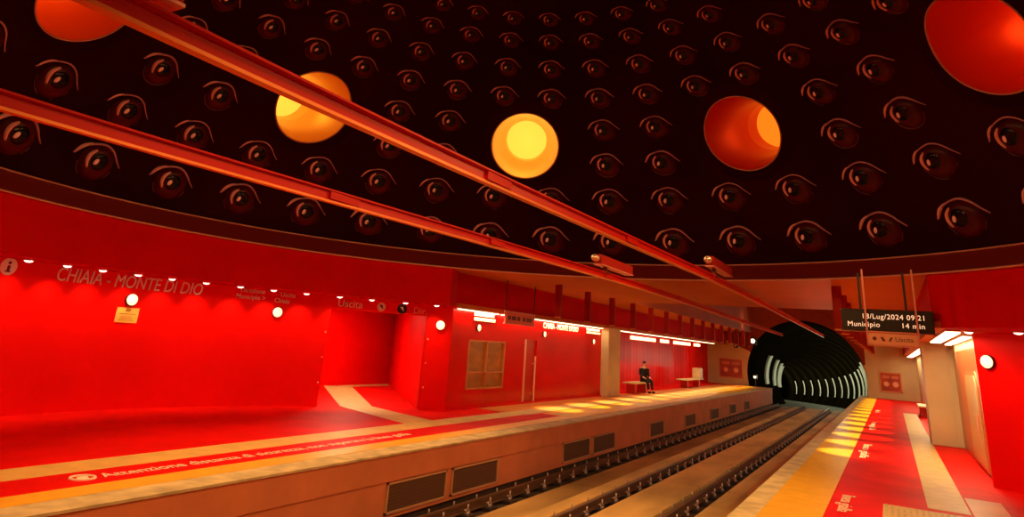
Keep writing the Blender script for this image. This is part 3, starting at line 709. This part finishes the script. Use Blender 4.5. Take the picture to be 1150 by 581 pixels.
# hanging red sign, parallel to the platform
t = thing('hanging_sign', 'red hanging sign between two light strips on the far platform', 'hanging sign', (-9.75, 17.0, 2.36))
MB().box(-0.03, 0.03, 0.0, 1.85, 0, 0.30, 0.008).obj('panel', M['sign_red'], t)
MB().box(-0.034, 0.034, -0.02, 1.87, 0.30, 0.34).box(-0.034, 0.034, -0.02, 1.87, -0.03, 0.0).obj('frame', M['frame_pink'], t)
for y in (0.0, 1.82): MB().box(-0.014, 0.014, y, y+0.028, 0.34, CEIL_H-2.36).obj('hanger', M['hang'], t)
mb = MB()
for k, (a0, a1) in enumerate(((0.12, 0.30), (0.36, 0.62), (0.70, 0.88), (1.05, 1.22), (1.28, 1.66))): mb.box(0.03, 0.035, a0, a1, 0.09, 0.21)
mb.obj('lettering', M['glyph'], t)

# departure display and the exit sign under it
t = thing('departure_display', 'black departure display with orange date, time and minutes', 'display', (0.0, 14.0, 2.52), R(0))
hou = MB().box(-0.73, 0.73, -0.06, 0.10, 0.0, 0.37, 0.012).obj('housing', M['black'], t)
MB().box(-0.75, 0.75, -0.07, 0.11, -0.02, 0.0).box(-0.75, 0.75, -0.07, 0.11, 0.37, 0.385).obj('edge_trim', M['hang'], t)
for s_, x, z in (('18/Lug/2024 09:21', -0.40, 0.215), ('Municipio', -0.64, 0.07), ('14 min', 0.22, 0.07)):
    o = link('screen_text', mesh_with(text_mesh(s_, 0.125, 0.002, spacing=1.08), M['led_text']), hou)
    o.matrix_local = Matrix(((1, 0, 0, x), (0, 0, -1, -0.064), (0, 1, 0, z), (0, 0, 0, 1)))
for x in (-0.40, 0.33): MB().box(x-0.02, x+0.02, 0.0, 0.04, 0.37, CEIL_H-2.52).obj('hanger', M['black'], t)
t = thing('exit_sign', 'pale red exit sign with icons hanging under the departure display', 'hanging sign', (0.07, 13.45, 2.27))
MB().box(-0.37, 0.37, -0.02, 0.02, 0.0, 0.19, 0.006).obj('panel', M['sign_tan'], t)
for x in (-0.385, 0.385): MB().box(x-0.014, x+0.014, -0.02, 0.02, -0.02, CEIL_H-2.27).obj('post', M['frame_pink'], t)
MB().box(-0.385, 0.385, -0.02, 0.02, -0.025, -0.005).box(-0.385, 0.385, -0.02, 0.02, 0.205, 0.225).obj('crossbar', M['frame_pink'], t)
o = link('lettering', mesh_with(text_mesh('Uscita', 0.11, 0.002), M['glyph']), t); o.matrix_local = Matrix(((1,0,0,0.03),(0,0,-1,-0.022),(0,1,0,0.065),(0,0,0,1)))
mb = MB()
mb.prism([(-0.32, 0.10), (-0.28, 0.14), (-0.24, 0.10), (-0.28, 0.06)], 0, 0.003); mb.prism([(-0.19, 0.13), (-0.16, 0.06), (-0.11, 0.06), (-0.15, 0.13)], 0, 0.003); mb.prism([(-0.07, 0.06), (-0.03, 0.13), (0.0, 0.13), (-0.04, 0.06)], 0, 0.003)
o = mb.obj('icon', M['glyph'], t); o.matrix_local = Matrix(((1,0,0,0),(0,0,-1,-0.021),(0,1,0,0),(0,0,0,1)))

# ------------------------------------------------------------------ end-wall pictures, arched door, benches
def picture(x0, x1, z0, z1, y, lab):
    t = thing('wall_picture', lab, 'picture', ((x0+x1)/2, y, z0), group='framed red pictures on the end walls')
    w, h = (x1-x0)/2, z1-z0
    f = MB()
    for b in ((-w, -w+0.07, 0, h), (w-0.07, w, 0, h), (-w, w, 0, 0.07), (-w, w, h-0.07, h)): f.box(b[0], b[1], -0.05, 0.0, b[2], b[3])
    f.obj('frame', M['win_frame'], t)
    MB().box(-w+0.07, w-0.07, -0.025, 0, 0.07, h-0.07).obj('canvas', M['art'], t)
    MB().cyl((-w*0.42, -0.03, h*0.40), (0, 1, 0), 0.15, 0.01, 20).cyl((w*0.42, -0.03, h*0.40), (0, 1, 0), 0.16, 0.01, 20).obj('pale_patch', M['art_blob'], t)
    MB().box(-w*0.75, -w*0.1, -0.03, -0.02, h*0.68, h*0.82).box(w*0.1, w*0.75, -0.03, -0.02, h*0.68, h*0.82).obj('dark_band', M['art_blob2'], t)
picture(-0.72, 0.50, 0.42, 1.62, YE-0.052, 'framed red picture on the beige end wall right of the tunnel')
picture(-10.75, -9.10, 0.42, 1.75, YE-0.002, 'framed red picture on the beige end wall left of the tunnel')
# arched access door in the side wall
DR2 = struct(MB().box(XW-0.01, XW+0.02, 16.6, 21.2, 0.02, 2.42).obj('door_2', mat('orange_panel', (0.70, 0.16, 0.05), 0.3)))
def arch(y0, y1, z0, z1, r_):
    pts = [(y0, z0), (y1, z0)]
    pts += [(y1-r_+r_*math.cos(b), z1-r_+r_*math.sin(b)) for b in [PI/2*k/8 for k in range(9)]] + [(y0+r_+r_*math.cos(b), z1-r_+r_*math.sin(b)) for b in [PI/2+PI/2*k/8 for k in range(9)]]
    return pts
def x_prism(pts, x0, x1):
    mb = MB(); A = [mb.bm.verts.new((x0, p, q)) for p, q in pts]; B = [mb.bm.verts.new((x1, p, q)) for p, q in pts]
    mb.bm.faces.new(A); mb.bm.faces.new(B); n_ = len(pts)
    for i in range(n_): mb.bm.faces.new((A[i], A[(i+1)%n_], B[(i+1)%n_], B[i]))
    return mb
x_prism(arch(16.9, 19.4, 0.05, 1.95, 0.35), XW-0.03, XW-0.009).obj('door_surround', M['win_frame'], DR2)
x_prism(arch(17.05, 19.25, 0.12, 1.86, 0.30), XW-0.05, XW-0.029).obj('door_panel', mat('beige_door_leaf', (0.72, 0.45, 0.18), 0.35), DR2)
MB().cyl((XW-0.07, 17.3, 0.75), (0, 0, 1), 0.02, 0.35, 8).obj('door_handle', M['pole'], DR2)
def bench(loc, L, lab):
    t = thing('platform_bench', lab, 'bench', loc, group='platform benches')
    MB().box(-0.27, 0.27, -L/2, L/2, 0.40, 0.46, 0.012).obj('seat', M['bench_top'], t)
    for y in (-L*0.3, L*0.3): MB().box(-0.20, 0.20, y-0.10, y+0.10, 0.0, 0.40, 0.01).obj('support', M['bench_red'], t)
    return t
bench((-10.25, 30.45, 0), 2.5, 'pale slab bench in the alcove, holding the seated person')
b2 = bench((-10.35, 40.4, 0), 4.4, 'longer pale slab bench in the alcove, nearer the tunnel, with a boxy end')
MB().box(-0.22, 0.22, 1.3, 2.1, 0.46, 1.05, 0.03).obj('end_block', M['bench_top'], b2)
b3 = bench((1.12, 35.2, 0), 2.6, 'pale bench on the near platform behind the right column')
MB().box(0.10, 0.22, -1.2, 1.2, 0.46, 0.95, 0.02).obj('backrest', M['bench_top'], b3)
# ------------------------------------------------------------------ floor lettering, tactile plate
me = mesh_with(text_mesh('Attenzione distanza di sicurezza, non superare la linea gialla', 0.30, 0.002), M['white'])
o = link('floor_lettering', me); o.matrix_world = Matrix(((0, -1, 0, -8.27), (1, 0, 0, 5.15), (0, 0, 1, 0.004), (0, 0, 0, 1)))
bb = max(v.co.x for v in me.vertices); k = 5.95/bb
for v in me.vertices: v.co.x *= k
tag(o, 'white warning sentence painted on the far platform floor along the yellow line', 'floor lettering')
t = thing('floor_roundel', 'white round symbol on the floor at the start of the warning sentence', 'floor marking', (-8.38, 4.95, 0.002))
MB().tube([(0.13*math.cos(2*PI*k/24), 0.13*math.sin(2*PI*k/24), 0.002) for k in range(25)], 0.016, 6, cap=False).obj('ring', M['white'], t)
MB().prism([(-0.08, -0.03), (0.06, -0.09), (0.08, 0.03), (-0.06, 0.09)], 0, 0.005).obj('symbol', M['white'], t)
for y0, L, w in ((34.2, 2.0, 'farthest of three'), (24.8, 3.6, 'middle of three'), (17.2, 3.0, 'the one nearer the grooved plate')):
    me = mesh_with(text_mesh('linea gialla', 0.26, 0.002), M['white']); bb = max(v.co.x for v in me.vertices)
    for v in me.vertices: v.co.x *= L/bb
    o = link('floor_lettering', me); o.matrix_world = Matrix(((0, 1, 0, -0.78), (-1, 0, 0, y0+L), (0, 0, 1, 0.004), (0, 0, 0, 1)))
    tag(o, 'white lettering on the red near platform floor, ' + w, 'floor lettering', 'lettering on the near platform floor')
me = mesh_with(text_mesh('linea gialla', 0.26, 0.002), M['white'])
for v in me.vertices: v.co.x *= 1.3
o = link('floor_lettering', me); o.matrix_world = Matrix(((0, 1, 0, -0.82), (-1, 0, 0, 12.2), (0, 0, 1, 0.004), (0, 0, 0, 1)))
tag(o, 'white lettering at the bottom edge between yellow line and grooved plate', 'floor lettering', 'lettering on the near platform floor')
t = thing('tactile_plate', 'tan grooved floor plate at the bottom edge of the near platform', 'floor plate', (-0.28, 10.2, 0.001))
MB().box(0, 1.05, 0, 1.75, 0, 0.006).obj('plate', M['tan'], t)
mb = MB()
for k in range(14): mb.box(0.02+k*0.075, 0.055+k*0.075, 0.02, 1.73, 0.006, 0.012)
mb.obj('ridge', M['coping'], t)

# ------------------------------------------------------------------ tunnel-mouth signals
def signal(x, z, r_, lab, m):
    t = thing('tunnel_signal', lab, 'signal light', (x, YE-0.02, z))
    MB().box(-r_*1.6, r_*1.6, -0.2, 0.0, -r_*1.8, r_*1.8, 0.02).obj('housing', M['black'], t)
    MB().cyl((0, -0.2, 0), (0, -1, 0), r_, 0.04, 16).obj('lens', m, t)
    if z < 1: MB().cyl((0, -0.1, -z), (0, 0, 1), 0.03, z, 10).cyl((0, -0.1, -z), (0, 0, 1), 0.09, 0.02, 12).obj('stand', M['hang'], t)
signal(-8.34, 3.00, 0.15, 'bright white signal lamp at the upper left of the tunnel mouth', M['lamp'])
signal(-8.30, 0.62, 0.08, 'small white signal lamp low on the left of the tunnel mouth', M['lamp'])
t = thing('cctv_camera', 'small dark round camera hanging left of the tunnel mouth', 'camera', (-8.95, 47.0, 2.55))
MB().ball((0, 0, 0), 0.16, 0.16, 0.13, 16, 8).obj('dome_cover', M['black'], t, True)
MB().cyl((0, 0, 0.05), (0, 0, 1), 0.03, CEIL_H-2.6, 8).obj('stem', M['hang'], t)
MB().cyl((0, -0.13, 0.02), (0, -1, 0), 0.05, 0.05, 12).obj('lens', M['steel'], t)

# ------------------------------------------------------------------ person on the bench
def skin(name, verts, edges, rad, m, parent, sub=2):
    me = bpy.data.meshes.new(name); me.from_pydata(verts, edges, []); o = link(name, me, parent)
    sk = o.modifiers.new('skin', 'SKIN'); sk.use_smooth_shade = True
    ss = o.modifiers.new('sub', 'SUBSURF'); ss.levels = sub; ss.render_levels = sub
    lay = me.skin_vertices[0].data
    for i, r_ in enumerate(rad): lay[i].radius = (r_, r_) if not isinstance(r_, tuple) else r_
    lay[0].use_root = True
    bpy.context.view_layer.update()
    dg = bpy.context.evaluated_depsgraph_get(); nm = bpy.data.meshes.new_from_object(o.evaluated_get(dg))
    o.modifiers.clear(); o.data = nm; nm.materials.clear(); nm.materials.append(m)
    for p_ in nm.polygons: p_.use_smooth = True
    return o
# local frame: +x forward (towards the track), y across, z up; hips on the bench
PT = thing('person', 'person in black sitting on the alcove bench, leaning back a little, hands on the knees', 'person', (-10.12, 31.15, 0), R(-38))
def body_graph():
    V = [(0,0,0.56),(-0.05,0,0.76),(-0.07,0,0.94),(-0.06,0,1.06),(-0.03,0,1.14),(0.0,0,1.22),(0.015,0,1.31)]
    E = [(0,1),(1,2),(2,3),(3,4),(4,5),(5,6)]; Rr = [(0.15,0.12),(0.14,0.11),(0.16,0.12),(0.12,0.09),0.05,0.072,0.066]
    def add(p, par, r_): V.append(p); E.append((par, len(V)-1)); Rr.append(r_); return len(V)-1
    hands = []
    for s_ in (-1, 1):
        a_ = add((-0.06, s_*0.17, 1.03), 3, 0.055)
        b_ = add((-0.03, s_*0.23, 0.80), a_, 0.042)
        c_ = add((0.17, s_*0.17, 0.66), b_, 0.032)
        d_ = add((0.23, s_*0.15, 0.645), c_, 0.030)
        hands.append((d_, s_))
    for s_ in (-1, 1):
        h = add((0.06, s_*0.10, 0.55), 0, 0.085); kx = add((0.42, s_*0.11, 0.50), h, 0.058)
        an = add((0.50, s_*0.10, 0.10), kx, 0.036); add((0.64, s_*0.11, 0.045), an, 0.034)
    return V, E, Rr, hands
V, E, Rr, hands = body_graph()
for d_, s_ in hands:
    x, y, z = V[d_]
    for k, (dy, l_) in enumerate(((-0.027, 0.075), (-0.009, 0.085), (0.009, 0.08), (0.027, 0.062))):
        V.append((x+0.045, y+dy, z-0.004)); E.append((d_, len(V)-1)); Rr.append(0.0095)
        V.append((x+0.045+l_*0.6, y+dy, z-0.018)); E.append((len(V)-2, len(V)-1)); Rr.append(0.0085)
        V.append((x+0.045+l_*0.85, y+dy, z-0.042)); E.append((len(V)-2, len(V)-1)); Rr.append(0.0075)
    V.append((x+0.02, y-s_*0.045, z-0.005)); E.append((d_, len(V)-1)); Rr.append(0.010)
    V.append((x+0.055, y-s_*0.055, z-0.015)); E.append((len(V)-2, len(V)-1)); Rr.append(0.008)
body = skin('body', V, E, Rr, M['skin'], PT, 2)
# face: nose, brows, mouth, ears on the head
mb = MB(); mb.ball((0.085, 0, 1.25), 0.018, 0.013, 0.022, 10, 6); mb.ball((0.0, 0.072, 1.25), 0.018, 0.010, 0.028, 8, 6); mb.ball((0.0, -0.072, 1.25), 0.018, 0.010, 0.028, 8, 6); mb.obj('face', M['skin'], PT, True)
mb = MB()
for s_ in (-1, 1): mb.ball((0.068, s_*0.028, 1.272), 0.008, 0.012, 0.006, 8, 6)
mb.ball((0.074, 0, 1.208), 0.006, 0.022, 0.005, 8, 6); mb.obj('eyes', M['hair'], PT, True)
mb = MB(); mb.ball((-0.018, 0, 1.315), 0.088, 0.084, 0.072, 16, 10); mb.ball((-0.05, 0, 1.25), 0.055, 0.074, 0.08, 12, 8); mb.obj('hair', M['hair'], PT, True)
cv = [(0,0,0.54),(-0.05,0,0.76),(-0.07,0,0.94),(-0.06,0,1.07)]; ce = [(0,1),(1,2),(2,3)]; cr = [(0.19,0.16),(0.185,0.155),(0.20,0.155),(0.13,0.11)]
for s_ in (-1, 1):
    n0 = len(cv); cv += [(-0.06, s_*0.18, 1.04), (-0.03, s_*0.235, 0.80), (0.15, s_*0.177, 0.67)]; ce += [(3, n0), (n0, n0+1), (n0+1, n0+2)]; cr += [0.072, 0.058, 0.047]
skin('coat', cv, ce, cr, M['cloth'], PT)
tv = [(0.0,0,0.56)]; te = []; tr = [(0.16,0.12)]
for s_ in (-1, 1):
    n0 = len(tv); tv += [(0.07, s_*0.10, 0.555), (0.42, s_*0.11, 0.505), (0.49, s_*0.10, 0.13)]; te += [(0, n0), (n0, n0+1), (n0+1, n0+2)]; tr += [0.105, 0.076, 0.052]
skin('trousers', tv, te, tr, M['cloth'], PT)
for s_ in (-1, 1):
    MB().ball((0.565, s_*0.105, 0.052), 0.135, 0.048, 0.05, 14, 8).obj('shoe', M['hair'], PT, True)

# ------------------------------------------------------------------ lights of the hall
# the funnels send their light down into the hall
for j, e in ((-8.5, 850), (-4.5, 850), (-0.5, 850), (3.5, 850), (7.5, 850), (11.5, 850), (15.5, 850), (-12.5, 850)):
    P, u, v, n_, rad, sp = dome_frame(4.5, j)
    ax = (rad*math.cos(R(22)) + Vector((0, 0, math.sin(R(22))))).normalized()
    l = add_light('SPOT', 'funnel_beam', P - ax*0.35, e, (1.0, 0.50, 0.16), spot_size=R(110), spot_blend=0.8, shadow_soft_size=0.5)
    tgt = Vector((CX, CY, 0.0)) - rad*1.0
    l.rotation_euler = (tgt - l.location).to_track_quat('-Z', 'Y').to_euler()
# added fill lights in the passage, standing in for unseen fittings
for q in ((-13.2, 14.4), (-15.0, 16.6)):
    add_light('AREA', 'passage_fill', (q[0], q[1], 2.56), 55, (1, 0.75, 0.5), shape='RECTANGLE', size=0.6, size_y=0.6)
# added fill light in the ceiling recess, standing in for indirect light
add_light('AREA', 'recess_fill', (-4.8, 24.5, 3.75), 70, (1, 0.42, 0.12), shape='RECTANGLE', size=6.5, size_y=0.2).rotation_euler = (R(100), 0, 0)
for x, rz in ((-8.1, -25), (-1.6, 25)):  # two more added fills that brighten the upper end wall
    add_light('AREA', 'recess_fill', (x, 46.0, 3.85), 14, (1, 0.42, 0.14), shape='RECTANGLE', size=0.5, size_y=0.3).rotation_euler = (R(112), 0, R(rz))
# tunnel lamps
for s_ in [4.2+5.6*k for k in range(14)]:
    c = tun(s_); add_light('POINT', 'tunnel_lamp', (c.x+TX+1.6, c.y, c.z+TZ+0.9), 150, (1.0, 1.0, 0.66), shadow_soft_size=0.1)
w = bpy.data.worlds.new('world'); SC.world = w; w.use_nodes = True
w.node_tree.nodes['Background'].inputs[0].default_value = (0.02, 0.004, 0.003, 1); w.node_tree.nodes['Background'].inputs[1].default_value = 0.3

# ------------------------------------------------------------------ camera
cd = bpy.data.cameras.new('camera'); cam = bpy.data.objects.new('camera', cd); COL.objects.link(cam)
cd.sensor_width = 36; cd.sensor_fit = 'HORIZONTAL'; cd.lens = 721/1150*36; cd.shift_y = -(290.5-150)/1150
cd.clip_start = 0.05; cd.clip_end = 400
Rm = Matrix(((0.87151192, 0.4852692, 0.07057459), (0.09010062, -0.29993282, 0.94969584), (0.48202578, -0.82131243, -0.30511808)))
cam.matrix_world = Matrix.Translation((0, 0, 1.9)) @ Rm.transposed().to_4x4()
SC.camera = cam
vs = SC.view_settings; vs.view_transform = 'Standard'; vs.look = 'None'; vs.gamma = 1.0; vs.use_curve_mapping = False; vs.exposure = 0.0
SC.cycles.use_denoising = True
SC.cycles.sample_clamp_indirect = 6.0
SC.cycles.max_bounces = 8
